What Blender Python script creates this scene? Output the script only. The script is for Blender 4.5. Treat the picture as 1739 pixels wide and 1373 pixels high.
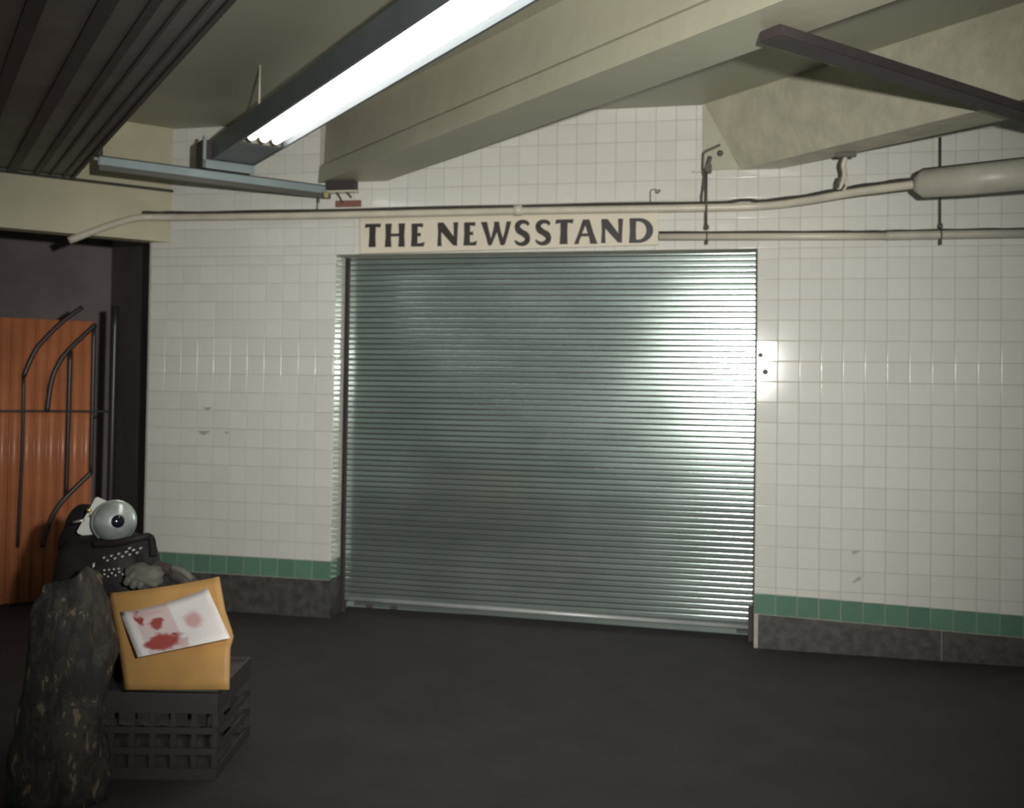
import bpy, bmesh, math, random
from mathutils import Vector, Matrix, noise
random.seed(7)
for o in list(bpy.data.objects): bpy.data.objects.remove(o)
SC = bpy.context.scene
COL = SC.collection
Q = math.sqrt(.5)

# ------------------------------------------------------------------ camera
# metres: x runs along the tiled wall, the wall's face is y = 0, the platform is at y < 0, z is up
FPX, PPX, PPY = 1600.0, 871.0, 619.0
TH, PI_, RO = math.radians(11.878), math.radians(1.092), math.radians(.828)
CAM = Vector((0, -5.125, 1.375))
r0 = Vector((math.cos(TH), math.sin(TH), 0)); f0 = Vector((-math.sin(TH), math.cos(TH), 0)); d0 = Vector((0, 0, -1))
d2 = math.cos(PI_) * d0 + math.sin(PI_) * f0; FWD = math.cos(PI_) * f0 - math.sin(PI_) * d0
RGT = math.cos(RO) * r0 - math.sin(RO) * d2; DWN = math.sin(RO) * r0 + math.cos(RO) * d2
cam = bpy.data.cameras.new('camera'); camo = bpy.data.objects.new('camera', cam); COL.objects.link(camo)
m = Matrix.Identity(4)
for i in range(3):
    m[i][0] = RGT[i]; m[i][1] = -DWN[i]; m[i][2] = -FWD[i]; m[i][3] = CAM[i]
camo.matrix_world = m
cam.sensor_width = 36; cam.lens = FPX / 1739 * 36
cam.shift_x = (869.5 - PPX) / 1739; cam.shift_y = (PPY - 686.5) / 1739
cam.clip_start = .05
cam.dof.use_dof = True; cam.dof.focus_distance = 1.9; cam.dof.aperture_fstop = 5.6
SC.camera = camo

# ------------------------------------------------------------------ light
SC.view_settings.view_transform = 'Standard'
SC.view_settings.look = 'None'
SC.view_settings.exposure = 0.0
SC.view_settings.gamma = 1.0
SC.view_settings.use_curve_mapping = False
w = bpy.data.worlds.new('station_air'); SC.world = w; w.use_nodes = True
w.node_tree.nodes['Background'].inputs[0].default_value = (.86, 1.0, .93, 1)
w.node_tree.nodes['Background'].inputs[1].default_value = .13
fl = bpy.data.lights.new('camera_flash', 'SPOT'); flo = bpy.data.objects.new('camera_flash', fl); COL.objects.link(flo)
fl.energy = 605; fl.color = (1, .976, .92); fl.shadow_soft_size = .035
fl.spot_size = math.radians(80); fl.spot_blend = 1.0
flo.location = (.36, -5.02, 1.56)
flo.rotation_euler = (Vector((-1.0, 0, 1.6)) - flo.location).to_track_quat('-Z', 'Y').to_euler()

# ------------------------------------------------------------------ helpers
def ray(px, py): return (px - PPX) * RGT + (py - PPY) * DWN + FPX * FWD
def onY(px, py, Y):
    v = ray(px, py); return CAM + v * ((Y - CAM.y) / v.y)
def at(px, py, d): return CAM + ray(px, py) / FPX * d
def uvz(u, v, z): return Vector(((u + v) * Q, (u - v) * Q, z))     # u, v: the beams' own axes, 45 degrees to the wall

def mat(name, col, rough=.6, metal=0, var=0., vscale=6., bump=0., bscale=40., col2=None, spec=None, rnd=0.):
    M = bpy.data.materials.new(name); M.use_nodes = True
    N = M.node_tree.nodes; L = M.node_tree.links; b = N['Principled BSDF']
    b.inputs['Base Color'].default_value = (*col, 1); b.inputs['Roughness'].default_value = rough
    b.inputs['Metallic'].default_value = metal
    if spec is not None: b.inputs['Specular IOR Level'].default_value = spec
    tc = N.new('ShaderNodeTexCoord')
    src = None
    if var or col2:
        n = N.new('ShaderNodeTexNoise'); n.inputs['Scale'].default_value = vscale; n.inputs['Detail'].default_value = 6
        L.new(tc.outputs['Object'], n.inputs['Vector'])
        r = N.new('ShaderNodeValToRGB'); r.color_ramp.elements[0].position = .35; r.color_ramp.elements[1].position = .68
        c2 = col2 or tuple(c * (1 - var) for c in col)
        r.color_ramp.elements[0].color = (*c2, 1); r.color_ramp.elements[1].color = (*col, 1)
        L.new(n.outputs['Fac'], r.inputs['Fac']); src = r.outputs['Color']
        L.new(src, b.inputs['Base Color'])
    if rnd:
        oi = N.new('ShaderNodeObjectInfo'); mr = N.new('ShaderNodeMapRange')
        mr.inputs['To Min'].default_value = 1 - rnd; mr.inputs['To Max'].default_value = 1
        L.new(oi.outputs['Random'], mr.inputs['Value'])
        mx = N.new('ShaderNodeMix'); mx.data_type = 'RGBA'; mx.blend_type = 'MULTIPLY'; mx.inputs[0].default_value = 1
        if src: L.new(src, mx.inputs[6])
        else: mx.inputs[6].default_value = (*col, 1)
        L.new(mr.outputs['Result'], mx.inputs[7]); L.new(mx.outputs[2], b.inputs['Base Color'])
    if bump:
        n2 = N.new('ShaderNodeTexNoise'); n2.inputs['Scale'].default_value = bscale; n2.inputs['Detail'].default_value = 5
        L.new(tc.outputs['Object'], n2.inputs['Vector'])
        bp = N.new('ShaderNodeBump'); bp.inputs['Strength'].default_value = bump; bp.inputs['Distance'].default_value = .01
        L.new(n2.outputs['Fac'], bp.inputs['Height']); L.new(bp.outputs['Normal'], b.inputs['Normal'])
    return M
def emit(name, col, s):
    M = bpy.data.materials.new(name); M.use_nodes = True
    b = M.node_tree.nodes['Principled BSDF']; b.inputs['Base Color'].default_value = (*col, 1)
    b.inputs['Emission Color'].default_value = (*col, 1); b.inputs['Emission Strength'].default_value = s
    return M

def link(name, me, M, parent=None, smooth=False):
    o = bpy.data.objects.new(name, me); COL.objects.link(o)
    if M: me.materials.append(M)
    if parent: o.parent = parent
    if smooth:
        for p in me.polygons: p.use_smooth = True
    return o
def obj(name, bm, M, parent=None, smooth=False, loc=None):
    """the bmesh as one mesh object; loc moves its origin there without moving the shape"""
    bmesh.ops.recalc_face_normals(bm, faces=bm.faces[:])
    if loc is not None:
        bmesh.ops.translate(bm, verts=bm.verts[:], vec=-Vector(loc))
    me = bpy.data.meshes.new(name); bm.to_mesh(me); bm.free()
    o = link(name, me, M, parent, smooth)
    if loc is not None: o.location = loc
    if parent and loc is None and parent.location.length: o.location = -parent.location
    elif parent and loc is not None: o.location = Vector(loc) - parent.location
    return o
def thing(name, label, cat, loc, group=None):
    o = bpy.data.objects.new(name, None); COL.objects.link(o); o.location = loc; o.empty_display_size = .05
    o['label'] = label; o['category'] = cat
    if group: o['group'] = group
    return o
def tag(o, label, cat, group=None):
    o['label'] = label; o['category'] = cat
    if group: o['group'] = group
    return o
def struct(o): o['kind'] = 'structure'; return o

def hexa(bm, c):
    """c: 8 points, bottom four then top four, both in the same turn"""
    v = [bm.verts.new(p) for p in c]
    for f in ((0, 1, 2, 3), (4, 5, 6, 7), (0, 1, 5, 4), (1, 2, 6, 5), (2, 3, 7, 6), (3, 0, 4, 7)): bm.faces.new([v[i] for i in f])
    return v
def box(bm, x0, x1, y0, y1, z0, z1, X=None):
    c = [(x0, y0, z0), (x1, y0, z0), (x1, y1, z0), (x0, y1, z0), (x0, y0, z1), (x1, y0, z1), (x1, y1, z1), (x0, y1, z1)]
    return hexa(bm, [X(Vector(p)) if X else p for p in c])
def ubox(bm, u0, u1, v0, v1, z0, z1): return box(bm, u0, u1, v0, v1, z0, z1, lambda p: uvz(*p))
def bevel(bm, w, seg=2):
    bmesh.ops.bevel(bm, geom=bm.edges[:], offset=w, segments=seg, affect='EDGES', clamp_overlap=True)
def tube(bm, pts, r, n=10, cap=True):
    pts = [Vector(p) for p in pts]; R = r if isinstance(r, (list, tuple)) else [r] * len(pts)
    rings = []; up = None
    for i, p in enumerate(pts):
        t = (pts[min(i + 1, len(pts) - 1)] - pts[max(i - 1, 0)]).normalized()
        if up is None: up = t.orthogonal().normalized()
        up = (up - t * up.dot(t)).normalized(); s = t.cross(up)
        rings.append([bm.verts.new(p + (up * math.cos(2 * math.pi * k / n) + s * math.sin(2 * math.pi * k / n)) * R[i]) for k in range(n)])
    for a, b in zip(rings, rings[1:]):
        for k in range(n): bm.faces.new((a[k], a[(k + 1) % n], b[(k + 1) % n], b[k]))
    if cap: bm.faces.new(rings[0][::-1]); bm.faces.new(rings[-1])
def spline(pts, k=6):
    pts = [Vector(p) for p in pts]; P = [pts[0]] + pts + [pts[-1]]; out = []
    for i in range(1, len(P) - 2):
        a, b, c, d = P[i - 1:i + 3]
        for j in range(k):
            t = j / k
            out.append(.5 * ((2 * b) + (c - a) * t + (2 * a - 5 * b + 4 * c - d) * t * t + (3 * b - a - 3 * c + d) * t ** 3))
    return out + [pts[-1]]
def lathe(bm, prof, M, n=28):
    """prof: (radius, along z) in the frame M"""
    rings = []
    for r, z in prof:
        if r < 1e-5: rings.append([bm.verts.new(M @ Vector((0, 0, z)))])
        else: rings.append([bm.verts.new(M @ Vector((r * math.cos(2 * math.pi * k / n), r * math.sin(2 * math.pi * k / n), z))) for k in range(n)])
    for a, b in zip(rings, rings[1:]):
        for k in range(n):
            k2 = (k + 1) % n
            if len(a) == 1: bm.faces.new((a[0], b[k], b[k2]))
            elif len(b) == 1: bm.faces.new((a[k], a[k2], b[0]))
            else: bm.faces.new((a[k], a[k2], b[k2], b[k]))
def frame(o, zdir, up=(0, 0, 1)):
    z = Vector(zdir).normalized(); x = Vector(up).cross(z).normalized(); y = z.cross(x)
    m = Matrix.Identity(4)
    for i in range(3): m[i][0] = x[i]; m[i][1] = y[i]; m[i][2] = z[i]; m[i][3] = o[i]
    return m

# ------------------------------------------------------------------ materials
M_TILE = mat('white_glazed_tile', (.795, .785, .72), .11, var=.05, vscale=5, rnd=.06)
M_GREEN = mat('green_glazed_tile', (.15, .285, .205), .2, var=.12, vscale=9, rnd=.14)
M_GROUT = mat('tile_grout', (.56, .52, .45), .85, var=.2, vscale=14)
M_GRANITE = mat('dark_granite', (.105, .10, .092), .5, col2=(.055, .05, .048), vscale=22, bump=.1)
M_FLOOR = mat('dark_platform_floor', (.052, .042, .043), .75, var=.25, vscale=4, bump=.15)
M_PAINT = mat('cream_ceiling_paint', (.42, .415, .315), .5, var=.10, vscale=1.6, bump=.12, bscale=9)
M_BEAM = mat('cream_beam_paint', (.49, .475, .36), .45, var=.12, vscale=2.2, bump=.22, bscale=12)
M_BEAM2 = mat('rough_beam_paint', (.58, .55, .42), .5, col2=(.47, .46, .355), vscale=9, bump=.6, bscale=22)
M_YELLOW = mat('yellowed_wall_paint', (.62, .58, .40), .5, var=.18, vscale=3, bump=.15, bscale=8)
M_DARK = mat('black_paint', (.062, .05, .05), .6, var=.2, vscale=5)
M_PASS = mat('dark_brown_passage_wall', (.27, .225, .22), .7, var=.2, vscale=4)
M_DUCT = mat('dark_grey_duct_paint', (.16, .147, .138), .5, var=.3, vscale=3)
M_STRUT = mat('blue_grey_zinc', (.36, .44, .45), .45, .15, var=.18, vscale=5)
M_FIX = mat('slate_grey_enamel', (.13, .15, .16), .4, var=.15, vscale=4)
M_WHITE = mat('white_enamel', (.85, .85, .82), .35)
M_PIPE = mat('cream_pipe_paint', (.70, .65, .53), .35, var=.15, vscale=9, bump=.1)
M_BIGPIPE = mat('grey_cream_pipe_paint', (.56, .54, .45), .4, var=.15, vscale=9, bump=.1)
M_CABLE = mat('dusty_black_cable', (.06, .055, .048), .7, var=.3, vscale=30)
M_ROD = mat('dull_dark_steel', (.11, .105, .09), .5, .2)
M_SIGN = mat('cream_sign_face', (.77, .70, .56), .4, var=.05, vscale=4)
M_INK = mat('black_lettering', (.033, .026, .025), .45)
M_RED = mat('worn_red_plastic', (.29, .10, .07), .5, col2=(.22, .13, .10), vscale=60)
M_ORANGE = mat('orange_gloss_paint', (.78, .28, .125), .28, var=.2, vscale=4)
M_BAR = mat('black_wrought_iron', (.045, .04, .04), .3)
M_BAG = mat('black_nylon', (.02, .016, .016), .6, var=.3, vscale=20, bump=.2, bscale=80, spec=.25)
M_STUD = mat('silver_stud', (.5, .53, .5), .35, .6)
M_PALE = mat('pale_grey_plastic', (.40, .40, .37), .4)
M_BRASS = mat('brass', (.75, .58, .30), .3, .8)
M_LENS = mat('blue_black_lens', (.010, .011, .020), .12)
M_GLOVE = mat('grey_green_cloth', (.135, .135, .11), .7, var=.25, vscale=14, bump=.3, bscale=25)
M_KRAFT = mat('kraft_paper', (.53, .30, .10), .6, var=.16, vscale=9, bump=.12, bscale=14)
M_CRATE = mat('black_crate_plastic', (.05, .045, .045), .45)
M_YTAG = mat('yellow_tag', (.42, .38, .16), .5)

# galvanised slats: streaky zinc
M_SLAT = mat('galvanised_slat', (.60, .67, .64), .2, .82)
def _slat():
    N = M_SLAT.node_tree.nodes; L = M_SLAT.node_tree.links; b = N['Principled BSDF']
    g = N.new('ShaderNodeNewGeometry')
    mp = N.new('ShaderNodeMapping'); mp.inputs['Scale'].default_value = (1.3, 1, 2.2)
    L.new(g.outputs['Position'], mp.inputs['Vector'])
    n = N.new('ShaderNodeTexNoise'); n.inputs['Scale'].default_value = 1.6; n.inputs['Detail'].default_value = 6
    L.new(mp.outputs['Vector'], n.inputs['Vector'])
    r = N.new('ShaderNodeValToRGB'); r.color_ramp.elements[0].position = .3; r.color_ramp.elements[1].position = .7
    r.color_ramp.elements[0].color = (.50, .61, .56, 1); r.color_ramp.elements[1].color = (.68, .80, .75, 1)
    L.new(n.outputs['Fac'], r.inputs['Fac'])
    oi = N.new('ShaderNodeObjectInfo'); mr = N.new('ShaderNodeMapRange'); mr.inputs['To Min'].default_value = .86; mr.inputs['To Max'].default_value = 1
    L.new(oi.outputs['Random'], mr.inputs['Value'])
    mx = N.new('ShaderNodeMix'); mx.data_type = 'RGBA'; mx.blend_type = 'MULTIPLY'; mx.inputs[0].default_value = 1
    L.new(r.outputs['Color'], mx.inputs[6]); L.new(mr.outputs['Result'], mx.inputs[7]); L.new(mx.outputs[2], b.inputs['Base Color'])
    n3 = N.new('ShaderNodeTexNoise'); n3.inputs['Scale'].default_value = 3; L.new(g.outputs['Position'], n3.inputs['Vector'])
    m3 = N.new('ShaderNodeMapRange'); m3.inputs['To Min'].default_value = .155; m3.inputs['To Max'].default_value = .21
    L.new(n3.outputs['Fac'], m3.inputs['Value']); L.new(m3.outputs['Result'], b.inputs['Roughness'])
_slat()
M_JOINT = mat('grimy_slat_joint', (.075, .08, .075), .7)
M_STEEL = mat('zinc_bottom_bar', (.66, .69, .67), .4, .35, var=.2, vscale=6)

# ------------------------------------------------------------------ room shell
ZC = 2.88
def slab(name, pts, M, lo, hi=None):
    """a slab over a polygon in plan"""
    bm = bmesh.new()
    a = [bm.verts.new((x, y, lo)) for x, y in pts]; b = [bm.verts.new((x, y, hi)) for x, y in pts]
    bm.faces.new(a); bm.faces.new(b); n = len(pts)
    for i in range(n): bm.faces.new((a[i], a[(i + 1) % n], b[(i + 1) % n], b[i]))
    return struct(obj(name, bm, M))
XC = -3.2                                           # where the painted wall meets the tiled one
slab('floor', [(-7, -8), (4, -8), (4, .3), (-2.9, .3), (-5.2, 2.4), (-7, .6)], M_FLOOR, -.1, 0)
slab('ceiling', [(-7, -8), (4, -8), (4, .3), (-2.9, .3), (-7, -3.8)], M_PAINT, ZC, ZC + .15)

T = .108
S0, Z0 = .343, 2.045
S_L, S_R, Z_O = -2.135, .235, 2.10                  # the shutter's opening
def green_top(s): return .325 if s < S_L + .02 else .286 - .0285 * (s - .238)
GH = .107
Y_SHUT = .155

def tile_mesh(w, hl, hr, top):
    """glazed tile with soft edges, local x 0..w, bottom corners at z hl / hr, faces -y"""
    g = .0011
    me = bpy.data.meshes.new('tile'); vs = []; fs = []; ln = []
    for ins, y in ((0, .007), (0, .0016), (.0010, .0004), (.0030, .0)):
        i = g + ins
        vs += [(i, y, hl + i), (w - i, y, hr + i), (w - i, y, top - i), (i, y, top - i)]
    side = (Vector((0, 0, -1)), Vector((1, 0, 0)), Vector((0, 0, 1)), Vector((-1, 0, 0)))
    nrm = lambda c, a: (side[c] * math.sin(math.radians(a)) + Vector((0, -1, 0)) * math.cos(math.radians(a)))[:]
    ang = (90, 62, 32, 0)
    for k in range(3):
        for c in range(4):
            fs.append((k * 4 + c, k * 4 + (c + 1) % 4, k * 4 + 4 + (c + 1) % 4, k * 4 + 4 + c))
            a0, a1 = (90, 90) if k == 0 else (ang[k], ang[k + 1])
            ln += [nrm(c, a0), nrm(c, a0), nrm(c, a1), nrm(c, a1)]
    fs.append((12, 13, 14, 15)); ln += [(0, -1, 0)] * 4
    me.from_pydata(vs, [], fs); me.update()
    for p in me.polygons: p.use_smooth = True
    me.normals_split_custom_set(ln)
    return me
_tiles = {}
def tile(parent, s, z0l, z0r, z1, w, M, rot=0, y=0):
    key = (round(w, 4), round(z1 - z0l, 4), round(z1 - z0r, 4), M.name)
    if key not in _tiles:
        me = tile_mesh(w, -(z1 - z0l), -(z1 - z0r), 0); me.materials.append(M); _tiles[key] = me
    o = bpy.data.objects.new('tile', _tiles[key]); COL.objects.link(o); o.parent = parent
    o.location = (s, y, z1)
    o.rotation_euler = (math.radians(random.gauss(0, .2)), 0, rot + math.radians(random.gauss(0, .2)))
    return o
def behind_beam(s0, s1, z0, z1):
    for a, b in ((-2.24, -1.86), (-.03, .33)):
        if s0 > a - .01 and s1 < b + .01 and z0 > 2.53: return True
    return False
def panel(name, s0, s1, z0f, z1, backing):
    """a stretch of tiled wall: backing plus one tile per grid cell"""
    bm = bmesh.new()
    for x0, x1, a, b in backing: box(bm, x0, x1, .0022, .30, a, b)
    o = struct(obj(name, bm, M_GROUT))
    i0 = math.floor((s0 - S0) / T + 1e-4); i1 = math.ceil((s1 - S0) / T - 1e-4)
    for i in range(i0, i1):
        a, b = max(S0 + T * i, s0), min(S0 + T * (i + 1), s1)
        if b - a < .012: continue
        for j in range(-9, 18):
            zt, zb = Z0 - T * j, Z0 - T * (j + 1)
            zt = min(zt, z1); fl_, fr_ = max(zb, z0f(a)), max(zb, z0f(b))
            if zt - max(fl_, fr_) < .012 or zt <= z0f(a): continue
            if behind_beam(a, b, fl_, zt): continue
            tile(o, a, fl_, fr_, zt, b - a, M_TILE)
        if z0f(a) < 1:
            tile(o, a, green_top(a) - GH, green_top(b) - GH, green_top(a), b - a, M_GREEN)
    return o
wl = panel('wall_left', -3.34, S_L, green_top, Z_O, [(-3.34, S_L - .008, 0, Z_O)])
wb = panel('wall_back', -3.34, S_R, lambda s: Z_O, ZC, [(-3.34, S_R, Z_O, ZC)])
wr = panel('wall_right', S_R, 1.98, green_top, Z_O, [(S_R, 1.98, 0, Z_O)])
wu = panel('wall_upper_right', S_R, 1.98, lambda s: Z_O, ZC, [(S_R, 1.98, Z_O, ZC)])
panel('wall_far_right', 1.98, 2.95, green_top, ZC, [(1.98, 4.0, 0, ZC)])
# left reveal of the opening: a column of tiles turned into it
zz = Z_O
for j in range(-1, 17):
    zt, zb = min(Z0 - T * j, Z_O), max(Z0 - T * (j + 1), green_top(S_L))
    if zt - zb < .012: continue
    tile(wl, S_L, zb, zb, zt, Y_SHUT - .012, M_TILE, rot=math.pi / 2)
tile(wl, S_L, .325 - GH, .325 - GH, .325, Y_SHUT - .012, M_GREEN, rot=math.pi / 2)
# two bored holes in the tile beside the shutter
for px, py in ((1291.5, 603.5), (1299.5, 632)):
    c = onY(px, py, 0); bm = bmesh.new()
    lathe(bm, [(0, .0), (.0105, .0), (.0142, .0012), (.0150, -.001)], frame(c + Vector((0, -.0008, 0)), (0, -1, 0)), 16)
    obj('hole', bm, M_INK, wr, True)
# old scuffs and a chip on the tiles
M_SCUFF = mat('grey_scuff', (.42, .41, .38), .5)
for px, py, L_, a, par in ((1453, 938, .045, .3, wr), (1456, 985, .05, .6, wr), (352, 694, .05, 0, wl), (346, 735, .07, .05, wl), (385, 735, .03, .1, wl)):
    c = onY(px, py, 0); bm = bmesh.new(); n = 12
    vv = []
    for k in range(n):
        t_ = 2 * math.pi * k / n; k_ = 1 + .3 * math.sin(3 * t_ + px)
        x, z = math.cos(t_) * L_ * .5 * k_, math.sin(t_) * L_ * .17 * k_
        vv.append(bm.verts.new((c.x + x * math.cos(a) - z * math.sin(a), -.0006, c.z + x * math.sin(a) + z * math.cos(a))))
    bm.faces.new(vv); obj('scuff', bm, M_SCUFF, par)
# dark stone base under the green tiles, standing on the floor
def base(name, s0, s1, extra=None):
    bm = bmesh.new(); n = max(1, round((s1 - s0) / .8)); seg = (s1 - s0) / n
    o = None
    for k in range(n):
        b2 = bmesh.new(); a, b = s0 + seg * k, s0 + seg * (k + 1)
        za, zb = green_top(a + 1e-4) - GH - .002, green_top(b - 1e-4) - GH - .002
        hexa(b2, [(a + .002, -.004, 0), (b - .002, -.004, 0), (b - .002, .003, 0), (a + .002, .003, 0), (a + .002, -.004, za), (b - .002, -.004, zb), (b - .002, .003, zb), (a + .002, .003, za)])
        if k == 0: o = struct(obj(name, b2, M_GRANITE))
        else: obj('stone_panel', b2, M_GRANITE, o)
    return o
bl = base('baseboard_left', -3.34, S_L)
bm = bmesh.new(); box(bm, S_L - .007, S_L + .001, .004, Y_SHUT - .012, 0, .325 - GH - .002); obj('stone_panel', bm, M_GRANITE, bl)
br = base('baseboard_right', S_R + .018, 2.95)

# painted wall with the doorway, at 45 degrees to the tiled one (u along it, v out of it)
U0, V0 = XC * Q, XC * Q
WT = .12
bm = bmesh.new()
LZ = 2.19
ubox(bm, U0 - 1.5, U0, V0 - WT, V0, LZ, ZC)
ubox(bm, U0 - 3.4, U0 - 1.5, V0 - WT, V0, 0, ZC)
wd = struct(obj('wall_doorway', bm, M_YELLOW))
# the passage behind it
bm = bmesh.new()
ubox(bm, U0 - 3.4, U0 + .2, V0 - 2.1, V0 - 2.0, 0, LZ + .3)
struct(obj('wall_passage', bm, M_PASS))
bm = bmesh.new(); ubox(bm, U0 + .02, U0 + .09, V0 - 2.0, V0 - WT - .24, 0, LZ + .3); struct(obj('wall_passage_side', bm, M_PASS))
bm = bmesh.new(); ubox(bm, U0 - 3.4, U0 + .2, V0 - 2.1, V0 - WT - .003, LZ + .3, LZ + .36); struct(obj('ceiling_passage', bm, M_PASS))
# thin black moulding half way up the painted wall
bm = bmesh.new(); ubox(bm, U0 - 3.3, U0 + .006, V0, V0 + .018, 2.492, 2.507); struct(obj('trim_1', bm, M_CABLE))

# ceiling beams, ends let in flush with the tiled wall
def beam(name, prof0, prof1, v1, M):
    """prof: (u, z) of the section at the wall and at v1"""
    bm = bmesh.new()
    a = [bm.verts.new(uvz(u, u + .002, z)) for u, z in prof0]; b = [bm.verts.new(uvz(u, v1, z)) for u, z in prof1]
    n = len(a); bm.faces.new(a); bm.faces.new(b)
    for i in range(n): bm.faces.new((a[i], a[(i + 1) % n], b[(i + 1) % n], b[i]))
    return obj(name, bm, M)
ZB = 2.52
d = .19
b1 = struct(beam('ceiling_beam', [(-1.565, ZC), (-1.572, ZB + .115), (-1.592, ZB + .095), (-1.597, ZB), (-1.30, ZB), (-1.30, ZC)],
     [(-1.565 + d, ZC), (-1.572 + d, ZB + .115), (-1.592 + d, ZB + .095), (-1.597 + d, ZB), (-1.30 + .15, ZB), (-1.30 + .15, ZC)], 2.7, M_BEAM))
b2 = struct(beam('ceiling_beam', [(-.042, ZC), (.090, ZB), (.240, ZB), (.240, ZC)], [(.04, ZC), (.055, ZB), (.36, ZB), (.36, ZC)], 2.9, M_BEAM2))
bm = bmesh.new()
a = [(-.058, ZC), (.12, ZC), (.14, ZB + .002), (-.056, ZB + .002)]
vA = [bm.verts.new((x, -.012, z)) for x, z in a]; vB = [bm.verts.new((x, .0, z)) for x, z in a]
bm.faces.new(vA); bm.faces.new(vB)
for i in range(4): bm.faces.new((vA[i], vA[(i + 1) % 4], vB[(i + 1) % 4], vB[i]))
obj('mortar_patch', bm, M_BEAM, b2)  # darker than its beam: colour lowered to offset the more direct light here

# ------------------------------------------------------------------ roller shutter
sh = thing('roller_shutter', 'closed galvanised steel roller shutter of narrow slats under the newsstand sign', 'shutter', (-.94, Y_SHUT, .035))
P0 = sh.location.copy()
pitch = .0313; X0, X1 = S_L + .028, .252
def slat_mesh():
    me = bpy.data.meshes.new('slat'); vs = []; fs = []
    prof = [(-.0005, .0045), (.0006, .0012), (.0030, -.0007), (.007, -.00075), (.0155, -.0008), (.0245, -.00075), (.0279, -.0007), (.0300, .0012), (.0305, .0045), (.0308, .006), (-.0008, .006)]
    n = len(prof)
    for x in (X0, X1): vs += [(x, y, z) for z, y in prof]
    for k in range(n): fs.append((k, n + k, n + (k + 1) % n, (k + 1) % n))
    me.from_pydata(vs, [], fs); me.update()
    for i, p in enumerate(me.polygons): p.use_smooth = 2 <= i <= 5
    me.materials.append(M_SLAT); me.materials.append(M_JOINT)
    for i, p in enumerate(me.polygons): p.material_index = 0 if 2 <= i <= 5 else 1
    return me
SM = slat_mesh()
zb0 = .088
k = 0
while zb0 + pitch * k < 2.16:
    o = bpy.data.objects.new('slat', SM); COL.objects.link(o); o.parent = sh
    o.location = (-P0.x, 0, zb0 + pitch * k - P0.z)
    o.rotation_euler = (math.radians(random.gauss(0, .3)), 0, 0)
    k += 1
# bottom bar: rounded bright rail over a flat toe, sloping with the floor
bm = bmesh.new()
prof = [(.012, .064), (-.006, .066), (-.014, .074), (-.012, .084), (-.004, .090), (.012, .092)]
ends = []
for x, dz in ((X0 + .004, .004), (.225, -.010)):
    ends.append([bm.verts.new((x, Y_SHUT + y, z + dz)) for y, z in prof])
for i in range(len(prof)): bm.faces.new((ends[0][i], ends[1][i], ends[1][(i + 1) % len(prof)], ends[0][(i + 1) % len(prof)]))
bm.faces.new(ends[0]); bm.faces.new(ends[1])
bb = obj('bottom_bar', bm, M_STEEL, sh, True)
bm = bmesh.new()
hexa(bm, [(X0 + .06, Y_SHUT - .004, .044), (.222, Y_SHUT - .004, .026), (.222, Y_SHUT + .01, .026), (X0 + .06, Y_SHUT + .01, .044),
          (X0 + .06, Y_SHUT - .004, .067), (.222, Y_SHUT - .004, .054), (.222, Y_SHUT + .01, .054), (X0 + .06, Y_SHUT + .01, .067)])
obj('toe_plate', bm, M_SLAT, sh)
for x in (-1.95, -1.80, .17, .205):
    bm = bmesh.new(); box(bm, x - .02, x + .02, Y_SHUT - .010, Y_SHUT - .0045, .036, .056); bevel(bm, .003); obj('lock_bolt', bm, M_ROD, sh)
for x0, x1 in ((S_L + .002, X0 - .002), (X1 + .002, X1 + .04)):
    bm = bmesh.new(); box(bm, x0, x1, Y_SHUT + .012, Y_SHUT + .03, 0, Z_O + .05)
    box(bm, x0, x0 + .004, Y_SHUT - .01, Y_SHUT + .012, 0, Z_O + .05)
    obj('guide_rail', bm, M_DARK, sh)
bm = bmesh.new(); box(bm, .212, .25, Y_SHUT - .03, Y_SHUT - .012, 0, .19); obj('guide_shoe', bm, M_DARK, sh)

# ------------------------------------------------------------------ the sign
SIGN_Y = -.03
sgn = thing('newsstand_sign', 'long cream signboard lettered THE NEWSSTAND in black over the shutter', 'sign', (-1.14, SIGN_Y, 2.21))
bm = bmesh.new()
cs = [onY(611, 371, SIGN_Y), onY(1117.5, 357.5, SIGN_Y), onY(1119, 415.5, SIGN_Y), onY(611.5, 431, SIGN_Y)]
hexa(bm, [c for c in (cs[3], cs[2], cs[1], cs[0])] + [c + Vector((0, .024, 0)) for c in (cs[3], cs[2], cs[1], cs[0])])
obj('board', bm, M_SIGN, sgn)
def arc(cx, cy, rx, ry, a0, a1, n=14):
    return [(cx + rx * math.cos(math.radians(a0 + (a1 - a0) * i / n)), cy + ry * math.sin(math.radians(a0 + (a1 - a0) * i / n))) for i in range(n + 1)]
def flare(pts, k=5):                                # smooth a few points
    return [(p.x, p.y) for p in spline([(a, b, 0) for a, b in pts], k)]
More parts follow.
